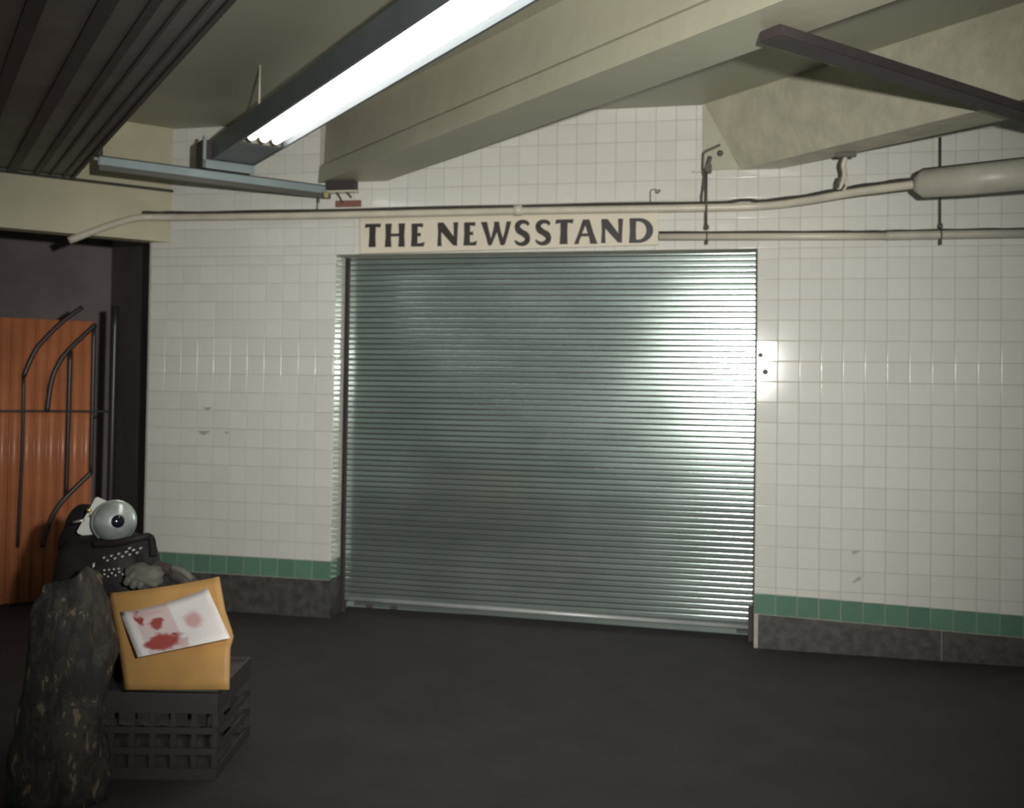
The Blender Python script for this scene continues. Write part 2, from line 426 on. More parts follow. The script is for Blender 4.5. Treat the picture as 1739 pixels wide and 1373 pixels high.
# S as a brush stroke: centre line with a half width at each point
sc = [(.86, .80), (.76, .885), (.56, .925), (.34, .885), (.20, .76), (.26, .625), (.50, .50), (.74, .385), (.81, .24), (.66, .11), (.44, .065), (.22, .105), (.07, .205)]
sw = [.075, .078, .075, .105, .150, .150, .128, .150, .150, .105, .075, .065, .045]
def stroke(c, w):
    C = spline([(a, b, 0) for a, b in c], 5); W = [v.x for v in spline([(a, 0, 0) for a in w], 5)]
    L_, R_ = [], []
    for i, p in enumerate(C):
        t = (C[min(i + 1, len(C) - 1)] - C[max(i - 1, 0)]).normalized()
        n = Vector((-t.y * .95, t.x, 0)) * W[i]
        L_.append((p.x + n.x, p.y + n.y)); R_.append((p.x - n.x, p.y - n.y))
    return L_, R_
GLY = {
 'T': [[(.0, .82), (.045, 1), (1, 1), (.955, .83), (.68, .865), (.665, .45), (.69, 0), (.25, 0), (.29, .45), (.285, .865)]],
 'H': [[(.0, 0), (.035, .5), (.01, 1), (.34, 1), (.31, .78), (.305, .57), (.695, .57), (.69, .78), (.67, 1), (1, 1), (.965, .5), (1, 0), (.67, 0), (.70, .25), (.70, .45), (.30, .45), (.305, .25), (.335, 0)]],
 'E': [[(0, 0), (.045, .5), (.02, 1), (.86, 1), (.85, .83), (.48, .865), (.465, .58), (.70, .60), (.70, .43), (.465, .455), (.475, .135), (.80, .155), (1.0, .21), (.93, 0)]],
 'N': [[(0, 0), (.03, .5), (.0, 1), (.29, 1), (.79, .40), (.79, .7), (.765, 1), (1, 1), (.97, .5), (.96, 0), (.76, .03), (.19, .60), (.19, .3), (.215, 0)]],
 'W': [[(0, 1), (.155, .45), (.235, .08), (.265, 0), (.355, 0), (.535, .56), (.66, 0), (.775, 0), (.82, .10), (.93, .62), (1.0, 1), (.845, 1), (.80, .62), (.735, .30), (.655, .62), (.595, 1), (.44, 1), (.435, .80), (.345, .29), (.27, .62), (.205, 1)]],
 'S': [stroke(sc, sw)],
 'A': [[(0, 0), (.17, .42), (.325, .88), (.36, 1), (.64, 1), (.81, .48), (1, 0), (.68, 0), (.655, .17), (.62, .31), (.30, .31), (.235, .16), (.195, 0)], [(.335, .43), (.575, .43), (.465, .76)]],
 'D': [[(0, 0), (.03, .5), (.01, 1)] + arc(.40, .5, .60, .5, 90, -90, 18) , [(.30, .13), (.28, .5), (.29, .865)] + arc(.38, .4975, .335, .3675, 90, -90, 14)],
}
xs = [(619.5, 647, 'T', 380.4, 419.9), (654, 687.8, 'H', 380, 419.6), (698.3, 721.6, 'E', 379.8, 419), (743, 778, 'N', 378, 418.2), (787.5, 810.4, 'E', 377.8, 417.3), (816.5, 868, 'W', 376.8, 417),
      (872.5, 901.8, 'S', 373.6, 417.8), (907.7, 937.6, 'S', 373.2, 416.8), (942.8, 974, 'T', 373, 415), (975.2, 1015.2, 'A', 373, 414.6), (1021, 1058, 'N', 372, 413), (1068.4, 1109.4, 'D', 370.6, 412.8)]
for x0, x1, ch, yt, yb in xs:
    a = onY(x0, (yt + yb) / 2, SIGN_Y); b = onY(x1, (yt + yb) / 2, SIGN_Y)
    zt = onY((x0 + x1) / 2, yt, SIGN_Y).z; zb = onY((x0 + x1) / 2, yb, SIGN_Y).z
    if ch == 'S':
        Ls, Rs = GLY['S'][0]; bm = bmesh.new(); quad = []
        for p, q in zip(Ls, Rs):
            quad.append([bm.verts.new((c[0] * (b.x - a.x), y, c[1] * (zt - zb))) for y in (-.0015, .0015) for c in (p, q)])
        for A, B in zip(quad, quad[1:]):
            for i, j in ((0, 1), (1, 3), (3, 2), (2, 0)): bm.faces.new((A[i], A[j], B[j], B[i]))
        for A in (quad[0], quad[-1]): bm.faces.new((A[0], A[1], A[3], A[2]))
        o = obj('letter', bm, M_INK); o.parent = sgn; o.location = Vector((a.x, SIGN_Y - .0016, zb)) - sgn.location
        o['label'] = 'black flared capital letter S'
        continue
    cu = bpy.data.curves.new('letter', 'CURVE'); cu.dimensions = '2D'; cu.fill_mode = 'BOTH'; cu.extrude = .0015
    for loop in GLY[ch]:
        s = cu.splines.new('POLY'); s.points.add(len(loop) - 1); s.use_cyclic_u = True
        for i, (px, py) in enumerate(loop): s.points[i].co = (px * (b.x - a.x), py * (zt - zb), 0, 1)
    tmp = bpy.data.objects.new('tmp', cu); COL.objects.link(tmp)
    me = bpy.data.meshes.new_from_object(tmp.evaluated_get(bpy.context.evaluated_depsgraph_get()))
    bpy.data.objects.remove(tmp); bpy.data.curves.remove(cu)
    me.transform(Matrix.Rotation(math.pi / 2, 4, 'X')); me.materials.clear(); me.name = 'letter'
    o = link('letter', me, M_INK, sgn); o.location = Vector((a.x, SIGN_Y - .0016, zb)) - sgn.location
    o['label'] = 'black flared capital letter ' + ch

# ------------------------------------------------------------------ pipes
PY = -.07
up = thing('upper_pipe', 'cream painted pipe running the length of the wall above the signboard', 'pipe', (-1.05, PY, 2.333))
ctr = [onY(117, 409, -.44), onY(180, 385, -.30), onY(228, 371, -.19), onY(262, 369, -.12), onY(330, 369, PY), onY(560, 365.5, PY), onY(880, 358.5, PY), onY(1200, 353, PY), onY(1300, 349.5, PY - .01), onY(1370, 341, PY - .08), onY(1440, 328.5, PY - .18), onY(1500, 320, PY - .26), onY(1556, 313, PY - .33)]
bm = bmesh.new(); tube(bm, spline(ctr, 5), .0205, 14); obj('pipe_run', bm, M_PIPE, up, True)
big = [onY(1553, 313.5, PY - .325), onY(1562, 312.5, PY - .335), onY(1569, 312, PY - .345), onY(1640, 306, PY - .44), onY(1760, 294, PY - .6)]
bm = bmesh.new(); tube(bm, big, [.030, .052, .066, .069, .069], 18); bp_ = obj('wide_pipe', bm, M_BIGPIPE, up, True); bp_['label'] = 'wider grey cream end section of the pipe'
c = onY(880, 357.5, PY); bm = bmesh.new(); tube(bm, [c + Vector((-.024, 0, 0)), c + Vector((-.02, 0, 0)), c + Vector((.02, 0, 0)), c + Vector((.024, 0, 0))], [.021, .029, .029, .021], 14)
obj('coupling', bm, M_PIPE, up, True)
# the dirty black cable lying along its top
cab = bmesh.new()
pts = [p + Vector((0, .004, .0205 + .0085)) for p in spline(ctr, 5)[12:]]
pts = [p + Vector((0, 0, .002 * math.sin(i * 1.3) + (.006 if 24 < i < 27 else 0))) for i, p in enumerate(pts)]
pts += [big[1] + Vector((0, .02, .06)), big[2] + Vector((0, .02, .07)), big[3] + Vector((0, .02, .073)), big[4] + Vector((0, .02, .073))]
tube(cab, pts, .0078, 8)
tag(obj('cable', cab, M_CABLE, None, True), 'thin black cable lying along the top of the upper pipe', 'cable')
LY = -.07
lpz = [onY(1119, 402.5, LY), onY(1400, 401.5, LY), onY(1508, 401, LY), onY(1512, 400.5, LY), onY(1656, 398, LY), onY(1800, 396, LY)]
lp = thing('lower_pipe', 'thin cream pipe running right from the end of the signboard', 'pipe', (.5, LY, 2.15))
bm = bmesh.new(); tube(bm, lpz[:3], .0185, 14); obj('pipe_run', bm, M_PIPE, lp, True)
bm = bmesh.new(); tube(bm, [onY(1506, 400.8, LY), *lpz[3:]], .0215, 14); obj('pipe_sleeve', bm, M_BIGPIPE, lp, True)['label'] = 'thicker darker sleeve at the right end of the pipe'
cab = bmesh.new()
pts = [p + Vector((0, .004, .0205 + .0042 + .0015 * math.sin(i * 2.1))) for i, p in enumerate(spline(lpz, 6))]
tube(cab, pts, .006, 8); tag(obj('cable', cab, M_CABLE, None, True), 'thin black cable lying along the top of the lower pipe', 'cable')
# hanger rods with their clips under the lower pipe
def hanger(px, y0, y1, label, clipy, Y):
    t = thing('hanger_rod', label, 'pipe hanger', onY(px, y1, Y), 'pipe hangers on the right')
    bm = bmesh.new(); tube(bm, [onY(px, y0, Y), onY(px - .5, y1, Y)], .0055, 8); obj('rod', bm, M_ROD, t, True)
    bm = bmesh.new(); e = onY(px, y1, Y); tube(bm, [e + Vector((0, 0, .012)), e, e + Vector((0, 0, -.012))], [.010, .012, .010], 8); obj('nut', bm, M_ROD, t, True)
    bm = bmesh.new(); c = lp_z = onY(px, clipy, Y)
    ring = [Vector((c.x, LY + .0245 * math.cos(a), onY(px, 401, LY).z + .0245 * math.sin(a))) for a in [math.radians(90 - 18 * i) for i in range(21)]]
    tube(bm, ring, .004, 6); obj('clip', bm, M_ROD, t, True)
    b0 = ring[10]; bm = bmesh.new(); tube(bm, [Vector((c.x, LY, onY(px, 401, LY).z - .024)), Vector((c.x, LY, onY(px, 401, LY).z - .044))], .008, 8); obj('bolt', bm, M_ROD, t, True)
hanger(1200, 291, 386, 'dark hanger rod crossing both pipes below the corner of the rough beam', 400, -.105)
hanger(1597, 233, 384, 'dark hanger rod passing behind the wide pipe at the right', 400, -.07)
# strap from the beam to the upper pipe
t = thing('pipe_strap', 'short bent strap hanging the upper pipe from the rough beam', 'pipe hanger', onY(1428, 322, -.25))
bm = bmesh.new(); tube(bm, spline([onY(1436, 268, -.30), onY(1432, 280, -.30), onY(1434, 295, -.28), onY(1430, 310, -.26), onY(1424, 322, -.25)], 4), [.012] * 17, 8); obj('strap', bm, M_PIPE, t, True)
bm = bmesh.new(); tube(bm, spline([onY(1429, 300, -.27), onY(1424, 312, -.26), onY(1426, 324, -.25)], 4), .010, 8); obj('clamp', bm, M_ROD, t, True)
bm = bmesh.new(); tube(bm, [onY(1437, 300, -.28), onY(1440, 313, -.26), onY(1432, 324, -.26)], .006, 8); obj('wire', bm, M_PIPE, t, True)
c = onY(1438, 268, -.31); bm = bmesh.new(); box(bm, c.x - .05, c.x + .045, c.y - .012, c.y + .012, 2.498, ZB - .001); bevel(bm, .003); obj('beam_clamp', bm, M_ROD, t)
# bracket, wires and rusty bits at the foot of the rough beam
t = thing('beam_bracket', 'dark bracket with loose wires on the corner of the rough beam', 'bracket', onY(1200, 290, -.03))
def wire(t, pix, Y, r=.004, name='wire', M=M_ROD):
    bm = bmesh.new(); tube(bm, spline([onY(x, y, Y) for x, y in pix], 4), r, 7); return obj(name, bm, M, t, True)
wire(t, [(1194, 262), (1193, 290), (1195, 300), (1193, 320), (1191, 345)], -.03, .006)
wire(t, [(1193, 262), (1199, 257), (1208, 253), (1217, 249), (1223, 246)], -.03, .007)
wire(t, [(1195, 318), (1191, 332), (1192, 346)], -.035, .006)
wire(t, [(1198, 292), (1203, 276), (1206, 266)], -.03, .012)
bm = bmesh.new(); c = onY(1203, 287, -.03); box(bm, c.x - .018, c.x + .018, c.y - .02, c.y + .012, c.z - .025, c.z + .025); bevel(bm, .005); obj('rod_block', bm, M_ROD, t)
bm = bmesh.new(); c = onY(1223, 260, -.03); lathe(bm, [(0, .012), (.013, .012), (.016, .0), (.016, -.008)], frame(c, (0, -1, 0)), 12); obj('knob', bm, M_ROD, t, True)
bm = bmesh.new(); c = onY(1183, 291.5, -.02); box(bm, c.x - .022, c.x + .03, -.03, -.0155, c.z - .006, c.z + .006); bevel(bm, .002); obj('lug', bm, M_PIPE, t)
t = thing('wire_hook', 'small bent wire hook standing on the upper pipe above the letter D', 'hook', onY(1104, 350, -.055))
wire(t, [(1104.5, 352), (1104.5, 338), (1104.5, 326), (1107, 322.5), (1112, 322), (1118, 323.5), (1122, 322.5)], -.02, .0028)
wire(t, [(1113, 325), (1117, 328), (1121, 323)], -.02, .0038)

# ------------------------------------------------------------------ strut channel, lamp, duct
VS = -1.55
st = thing('strut_channel', 'blue grey steel strut channel from the dark duct to the beam foot', 'steel channel', uvz(-2.2, VS, 2.47))
bm = bmesh.new()
prof = [(0, .0), (0, .041), (-.041, .041), (-.041, 0), (-.029, 0), (-.029, .004), (-.037, .004), (-.037, .037), (-.004, .037), (-.004, .004), (-.012, .004), (-.012, 0)]
A = [bm.verts.new(uvz(-2.79, VS + .02 + a, 2.453 + b)) for a, b in prof]; B = [bm.verts.new(uvz(VS + .03 + a + .0, VS + .02 + a, 2.453 + b)) for a, b in prof]
n = len(prof)
for i in range(n): bm.faces.new((A[i], A[(i + 1) % n], B[(i + 1) % n], B[i]))
obj('channel', bm, M_STRUT, st)
bm = bmesh.new(); ubox(bm, -2.79, VS + .02, VS + .005, VS + .014, 2.4945, 2.502); obj('upper_lip', bm, M_CABLE, st)['label'] = 'dark dirty lip along the top of the channel'
bm = bmesh.new(); ubox(bm, -2.79, VS + .01, VS - .018, VS + .016, 2.426, 2.4525); obj('lower_channel', bm, M_ROD, st)['label'] = 'dark lower channel under the pale one'
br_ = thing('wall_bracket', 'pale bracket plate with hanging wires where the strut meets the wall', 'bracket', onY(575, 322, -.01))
bm = bmesh.new(); a = onY(556, 316, -.03); b = onY(608, 328, -.03); box(bm, a.x, b.x, -.05, -.001, b.z + .004, b.z + .016); bevel(bm, .003); obj('plate', bm, M_PIPE, br_)
bm = bmesh.new(); box(bm, a.x + .01, b.x - .012, -.07, -.001, b.z + .018, ZB - .003); obj('shadow_block', bm, M_DARK, br_)  # added dark block standing in for the shadow above the plate
wire(br_, [(566, 324), (575, 331), (580, 341), (584, 344)], -.04, .005)
wire(br_, [(572, 324), (584, 325), (592, 330), (597, 336)], -.04, .005)
wire(br_, [(548, 326), (541, 340), (538, 358)], -.05, .003)
wire(br_, [(541, 337), (540, 344)], -.05, .008)
bm = bmesh.new(); c = onY(553.5, 331, -.06); lathe(bm, [(0, .004), (.012, .004), (.016, 0), (.012, -.004), (0, -.004)], frame(c, (.2, -1, 0)), 14)
for v in bm.verts: v.co.z = c.z + (v.co.z - c.z) * 1.25
obj('yellow_tag', bm, M_YTAG, br_, True)
bm = bmesh.new(); a = onY(569.5, 341, -.008); b = onY(613, 351, -.008); box(bm, a.x, b.x, -.010, -.0005, b.z, a.z); bevel(bm, .002, 1)
tag(obj('red_label', bm, M_RED), 'small worn red strip fixed to the tiles below the strut bracket', 'label')

FU0, FU1, FZ, FV0, FV1 = -2.235, -2.0, 2.55, -1.5, 1.62
M_SOCKET = mat('darkened_cream_enamel', (.20, .185, .14), .5)  # cream darkened in colour so the close tubes do not overexpose it
M_CAP = mat('tarnished_cap', (.10, .095, .07), .4, .4)
lamp = thing('fluorescent_lamp', 'slate grey three tube fluorescent lamp hanging beside the nearer beam', 'ceiling light', uvz(-2.12, FV0, FZ))
bm = bmesh.new()
ubox(bm, FU0, FU1, FV0, FV1, FZ + .095, FZ + .11)
ubox(bm, FU0, FU0 + .012, FV0, FV1, FZ, FZ + .095); ubox(bm, FU1 - .012, FU1, FV0, FV1, FZ, FZ + .095)
obj('housing', bm, M_FIX, lamp)
VE = -1.06
bm = bmesh.new(); ubox(bm, FU0 + .013, FU1 - .013, FV0 + .001, VE, FZ + .003, FZ + .094); obj('end_cover', bm, M_FIX, lamp)
bm = bmesh.new(); ubox(bm, FU0 + .0125, FU1 - .0125, VE + .001, FV1, FZ + .06, FZ + .094); obj('reflector', bm, M_WHITE, lamp)
bm = bmesh.new(); ubox(bm, FU0 + .014, FU1 - .014, VE + .002, VE + .02, FZ + .006, FZ + .059); obj('socket_strip', bm, M_SOCKET, lamp)
M_TUBE = emit('lit_fluorescent_tube', (1, 1, .97), 4.6)
for u in (-2.180, -2.1175, -2.055):
    bm = bmesh.new(); c0 = uvz(u, VE + .03, FZ + .026); c1 = uvz(u, FV1 - .02, FZ + .026)
    tube(bm, [c0, c0 + (c1 - c0).normalized() * .03, c1], [.017, .0195, .0195], 14); obj('lamp_tube', bm, M_TUBE, lamp, True)
    bm = bmesh.new(); tube(bm, [c0 + (c1 - c0).normalized() * a for a in (-.008, .035)], .0212, 12); obj('tube_cap', bm, M_CAP, lamp, True)
bm = bmesh.new(); ubox(bm, FU0 - .045, FU0 - .030, VS + .022, FV0 - .001, 2.503, FZ + .125); ubox(bm, FU0 - .045, FU1 + .0, FV0 - .008, FV0 - .001, 2.503, FZ - .002); obj('end_bracket', bm, M_STRUT, lamp)
bm = bmesh.new(); ubox(bm, FU0 - .05, FU1 - .02, FV0 - .13, FV0 - .009, 2.503, FZ + .105); obj('wiring_box', bm, M_DARK, lamp)
for v in (-.82, .9):
    bm = bmesh.new(); tube(bm, [uvz(-2.2, v, FZ + .11), uvz(-2.2, v, ZC)], .005, 7); obj('drop_rod', bm, M_PIPE, lamp, True)

dk = thing('steel_duct', 'wide dark ribbed steel duct overhead at the left', 'duct', uvz(-3.3, 0, 2.5))
DV0, DV1 = V0 + .001, 3.0
bm = bmesh.new(); ubox(bm, -4.3, -2.805, DV0, DV1, 2.512, 2.80); obj('body', bm, M_DUCT, dk)
for u, w_, h_ in ((-2.815, .018, .014), (-2.862, .012, .010), (-2.93, .012, .010), (-3.0, .03, .012), (-3.12, .05, .014), (-3.3, .05, .014), (-3.5, .05, .014), (-3.8, .05, .014)):
    bm = bmesh.new(); ubox(bm, u - w_ / 2, u + w_ / 2, DV0, DV1, 2.512 - h_, 2.5118); obj('rib', bm, M_DARK, dk)
bm = bmesh.new(); ubox(bm, -2.803, -2.77, VS - .06, VS + .0, 2.503, 2.57); bevel(bm, .004); obj('clip', bm, M_DARK, dk)
# dark bar crossing under the rough beam at top right
bm = bmesh.new(); ubox(bm, -1.33, 1.6, 1.53, 1.615, 2.475, 2.515)
bevel(bm, .004); tag(obj('cross_bar', bm, M_DARK), 'flat dark steel bar crossing under the rough beam at upper right', 'steel bar')

# ------------------------------------------------------------------ orange panel and gate in the doorway
VP = V0 - .40
def gp(px, py, off=0):                               # a point on the gate's plane
    nrm = Vector((Q, -Q, 0)); v = ray(px, py); return CAM + v * (((VP + off) - nrm.dot(CAM)) / nrm.dot(v))
ob = thing('orange_board', 'glossy orange board of upright planks behind the black gate in the doorway', 'board', uvz(U0 - .9, VP - .03, 0))
uR = gp(160, 700).x * Q + gp(160, 700).y * Q
zT = gp(163, 546).z
wpl = .066
for k in range(14):
    u1 = uR - wpl * k; bm = bmesh.new(); ubox(bm, u1 - wpl + .0015, u1 - .0015, VP - .055, VP - .03, .02, zT)
    bmesh.ops.bevel(bm, geom=[e for e in bm.edges if abs(e.verts[0].co.z - e.verts[1].co.z) > .5], offset=.008, segments=4, affect='EDGES')
    obj('plank', bm, M_ORANGE, ob, True)
gt = thing('iron_gate', 'black iron gate with curved bars in front of the orange board', 'gate', uvz(U0 - .6, VP, 0))
def bar(pix, r, name='bar', off=0.):
    bm = bmesh.new(); tube(bm, spline([gp(x, y, off) for x, y in pix], 5), r, 9); obj(name, bm, M_BAR, gt, True)
bar([(119.5, 596), (116, 720), (112, 845)], .014)
bar([(160, 552), (157, 690), (154, 806)], .012)
bar([(-60, 699), (60, 698.5), (196, 699.5)], .0075, 'cross_bar', .012)
bar([(163, 551), (140, 572), (112, 600), (96, 625), (86, 655), (80, 700)], .014, 'curved_bar', .02)
bar([(140, 522), (112, 542), (86, 566), (60, 596), (40, 640)], .014, 'curved_bar', .02)
bar([(155, 803), (135, 822), (112, 845), (98, 862), (86, 884), (72, 930)], .014, 'curved_bar', .02)
bar([(40, 640), (38, 760), (30, 930)], .0095)
bar([(196, 520), (190, 760), (184, 985)], .022, 'gate_post')

# ------------------------------------------------------------------ the heap of belongings at lower left
DP = 3.3
def P(px, py, d=DP): return at(px, py, d)
HX = Vector((.979, .206, 0)); HY = Vector((-.206, .979, 0))
O = P(200, 1000, 3.4); O.z = 0
def L3(x, y, z): return O + HX * x + HY * y + Vector((0, 0, z))
# black crate with slotted sides standing on the floor
cr = thing('slotted_crate', 'black slotted plastic crate standing on the floor under the bags', 'crate', O + HX * .10)
CW0, CW1, CD0, CD1, CH = -.17, .42, -.17, .24, .30
def cb(bm, *a): box(bm, *a, lambda p: L3(*p))
bm = bmesh.new(); cb(bm, CW0, CW1, CD0, CD1, 0, .015); obj('bottom', bm, M_CRATE, cr)
for z in (.015, .085, .155, .225):
    bm = bmesh.new(); h = .022 if z < .2 else CH - .225
    cb(bm, CW0, CW1, CD0, CD0 + .01, z, z + h); cb(bm, CW0, CW1, CD1 - .01, CD1, z, z + h)
    cb(bm, CW0, CW0 + .01, CD0 + .01, CD1 - .01, z, z + h); cb(bm, CW1 - .01, CW1, CD0 + .01, CD1 - .01, z, z + h)
    obj('rim' if z > .2 else 'rail', bm, M_CRATE, cr)
for i in range(9):
    x = CW0 + (CW1 - CW0 - .02) * i / 8; bm = bmesh.new(); cb(bm, x, x + .02, CD0 + .0101, CD0 + .018, .015, .225); obj('upright', bm, M_CRATE, cr)
    bm = bmesh.new(); cb(bm, x, x + .02, CD1 - .018, CD1 - .0101, .015, .225); obj('upright', bm, M_CRATE, cr)
bm = bmesh.new(); cb(bm, CW0 + .012, CW1 - .012, CD0 + .02, CD1 - .02, .27, .29); obj('lid', bm, M_CRATE, cr)

def blob(name, cx, rx, ry, rz, M, parent, amp=.1, fr=3., flat=None, rot=0, seg=28, sq=1.0):
    bm = bmesh.new(); bmesh.ops.create_uvsphere(bm, u_segments=seg, v_segments=seg // 2 + 4, radius=1)
    R = Matrix.Rotation(rot, 3, 'Y')
    for v in bm.verts:
        p = v.co.copy()
        if sq != 1.0: p = Vector([math.copysign(abs(c) ** sq, c) for c in p])
        k = 1 + amp * noise.noise(p * fr + Vector((cx.x * 7, 3, 1)))
        q = R @ Vector((p.x * rx * k, p.y * ry * k, p.z * rz * k))
        if flat is not None and q.z < flat: q.z = flat
        v.co = cx + HX * q.x + HY * q.y + Vector((0, 0, q.z))
    return obj(name, bm, M, parent, True)
# black bag with rows of studs, behind the envelope
ZL = .29
bag = thing('studded_black_bag', 'black bag with rows of silver studs standing on the crate', 'bag', P(185, 960, 3.38))
bag.location.z = ZL
b = P(183, 990, 3.46)
blob('bag_body', Vector((b.x, b.y, .545)), .168, .14, .252, M_BAG, bag, .04, 2.2, -.251, 0, 36, .5)
b2_ = P(150, 905, 3.57)
blob('bag_hood', Vector((b2_.x, b2_.y, b2_.z - .02)), .095, .075, .125, M_BAG, bag, .10, 2.0, None, .25, 28, .8)
bm = bmesh.new(); tube(bm, spline([P(160, 925, 3.34), P(200, 922, 3.32), P(235, 914, 3.33), P(256, 914, 3.36), P(260, 945, 3.37)], 5), .013, 8); obj('piping', bm, M_BAG, bag, True)
stud_px = [(176 + 6.2 * i, 951 - 1.6 * i + (3.2 if i % 2 else -3)) for i in range(11)] + [(165 + 6.2 * i, 980 - .9 * i + (2.4 if i % 2 else -2.4)) for i in range(9)] + [(177 + 8 * i, 969 - .8 * i) for i in range(4)]
for x, y in stud_px + [(219, 932)]:
    bm = bmesh.new(); c = P(x, y, 3.325); lathe(bm, [(0, .004), (.0035, .0028), (.0048, 0), (.004, -.012)], frame(c, -FWD), 8); obj('stud', bm, M_STUD, bag, True)
bm = bmesh.new(); tube(bm, [P(160, 956, 3.33), P(159, 964, 3.33), P(160, 973, 3.33)], .006, 7); obj('buckle', bm, M_STUD, bag, True)
bm = bmesh.new(); tube(bm, [P(124, 888, 3.36), P(132, 886, 3.35), P(142, 884, 3.35)], .005, 6); obj('zip_pull', bm, M_STUD, bag, True)
# round silver lamp resting on the bag
LC = P(194, 886, 3.43); LD = ((CAM - LC).normalized() + RGT * .2).normalized(); FM = frame(LC, LD)
rl = thing('round_silver_lamp', 'round silver lamp with a dark lens on top of the studded bag', 'lamp', LC - Vector((0, 0, .075)))
M_CHROME = mat('polished_silver', (.66, .70, .69), .28, .55, var=.35, vscale=14)
bm = bmesh.new(); lathe(bm, [(0, -.072), (.03, -.066), (.055, -.048), (.069, -.022), (.0745, .0), (.074, .010), (.070, .027), (.060, .045), (.045, .058), (.028, .067), (.0, .071)], FM, 32); obj('reflector_ball', bm, M_CHROME, rl, True)
bm = bmesh.new(); lathe(bm, [(.0725, -.006), (.0785, -.004), (.0785, .004), (.0725, .006)], FM, 32); obj('rim', bm, M_STUD, rl, True)
lens_c = LC + LD * .063 + RGT * .002
bm = bmesh.new(); lathe(bm, [(0, .012), (.012, .0105), (.021, .006), (.026, .0), (.027, -.008)], frame(lens_c, (LD + RGT * .1).normalized()), 24); obj('lens', bm, M_LENS, rl, True)
bm = bmesh.new()
c = LC - LD * .045 - RGT * .035
F2 = frame(c, LD, (.55, 0, .8)); box(bm, -.062, .062, -.072, .072, -.008, .004, lambda p: F2 @ p); bevel(bm, .004); obj('mounting_plate', bm, M_PALE, rl)
for x, y in ((151.5, 867), (157, 876)):
    bm = bmesh.new(); lathe(bm, [(0, .008), (.007, .006), (.009, 0), (.007, -.006), (0, -.008)], frame(P(x, y, 3.41), -FWD), 12); obj('brass_screw', bm, M_BRASS, rl, True)
# grey-green glove and a scarf end lying over the bag
g = thing('grey_glove', 'crumpled grey green glove lying behind the top of the envelope', 'glove', P(245, 990, 3.3))
gb = blob('palm', P(246, 978, 3.30), .068, .04, .040, M_GLOVE, g, .25, 2.2, None, .25, 24, .85)
for i, (a, b_) in enumerate((((232, 972), (219, 986)), ((228, 976), (213, 992)), ((236, 983), (224, 998)), ((244, 986), (236, 999)))):
    bm = bmesh.new(); p, q = P(*a, 3.28), P(*b_, 3.265); tube(bm, [p, p.lerp(q, .5) - FWD * .008, q, q + (q - p) * .12], [.016, .015, .012, .004], 9); obj('finger', bm, M_GLOVE, g, True)
s_ = thing('dark_scarf', 'dark scarf end hanging down to the right of the grey glove', 'scarf', P(300, 985, 3.34))
bm = bmesh.new(); tube(bm, spline([P(262, 962, 3.36), P(285, 968, 3.345), P(305, 978, 3.335), P(322, 992, 3.33), P(330, 1015, 3.33)], 5), [.022] * 8 + [.03] * 8 + [.035] * 5, 10); obj('cloth', bm, M_DARK, s_, True)
bm = bmesh.new(); tube(bm, spline([P(292, 964, 3.32), P(312, 972, 3.31), P(326, 985, 3.31)], 5), .012, 8); obj('fringe_band', bm, M_GLOVE, s_, True)
# camouflage jacket heaped at far left, hanging to the floor
M_CAMO = mat('camouflage_cloth', (.115, .088, .058), .75, bump=.3, bscale=14)
def _camo():
    N = M_CAMO.node_tree.nodes; L = M_CAMO.node_tree.links; bsdf = N['Principled BSDF']; tc = N.new('ShaderNodeTexCoord')
    n = N.new('ShaderNodeTexNoise'); n.inputs['Scale'].default_value = 25; n.inputs['Detail'].default_value = 4; n.inputs['Distortion'].default_value = .8
    mp = N.new('ShaderNodeMapping'); mp.inputs['Scale'].default_value = (1.2, 1.2, .55); L.new(tc.outputs['Object'], mp.inputs['Vector']); L.new(mp.outputs['Vector'], n.inputs['Vector'])
    r = N.new('ShaderNodeValToRGB'); r.color_ramp.interpolation = 'CONSTANT'
    e = r.color_ramp.elements; e[0].color = (.028, .024, .023, 1); e[1].position = .50; e[1].color = (.05, .042, .031, 1)
    for p, c in ((.57, (.038, .039, .032, 1)), (.62, (.17, .125, .08, 1))):
        x = e.new(p); x.color = c
    L.new(n.outputs['Fac'], r.inputs['Fac']); L.new(r.outputs['Color'], bsdf.inputs['Base Color'])
_camo()
cj = thing('camouflage_jacket', 'brown camouflage jacket heaped beside the bag at the far left', 'jacket', Vector((P(110, 1000, 3.28).x, P(110, 1000, 3.28).y, 0)))
bm = bmesh.new()
nu, nv = 56, 34; rows = []
for j in range(nv + 1):
    t_ = j / nv; row = []
    zc = .0 + .715 * (1 - t_) ** .9
    for i in range(nu):
        a = 2 * math.pi * i / nu
        wx = .095 + .05 * t_ ** .5; wy = .07 + .03 * t_
        k = 1 + .20 * noise.noise(Vector((math.cos(a) * 2.2, math.sin(a) * 2.2, zc * 5))) + .05 * math.sin(a * 7 + t_ * 6 + 2 * noise.noise(Vector((zc * 6, a, 0)))) + .13 * abs(noise.noise(Vector((math.cos(a) * 5, math.sin(a) * 5, zc * 9))))
        if t_ < .12: k *= .72 + 2.3 * t_
        cxx = -.0 + .02 * math.sin(t_ * 5)
        p = P(112, 1000, 3.06)
        row.append(bm.verts.new((p.x + HX.x * (cxx + math.cos(a) * wx * k) + HY.x * math.sin(a) * wy * k, p.y + HX.y * (cxx + math.cos(a) * wx * k) + HY.y * math.sin(a) * wy * k, zc + max(0, 1 - t_ * 4) * .042 * (noise.noise(Vector((math.cos(a) * 1.6, math.sin(a) * 1.6, 4))) + .35 * math.cos(a)))))
    rows.append(row)
for a, b in zip(rows, rows[1:]):
    for i in range(nu): bm.faces.new((a[i], a[(i + 1) % nu], b[(i + 1) % nu], b[i]))
bm.faces.new(rows[0]); bm.faces.new(rows[-1])
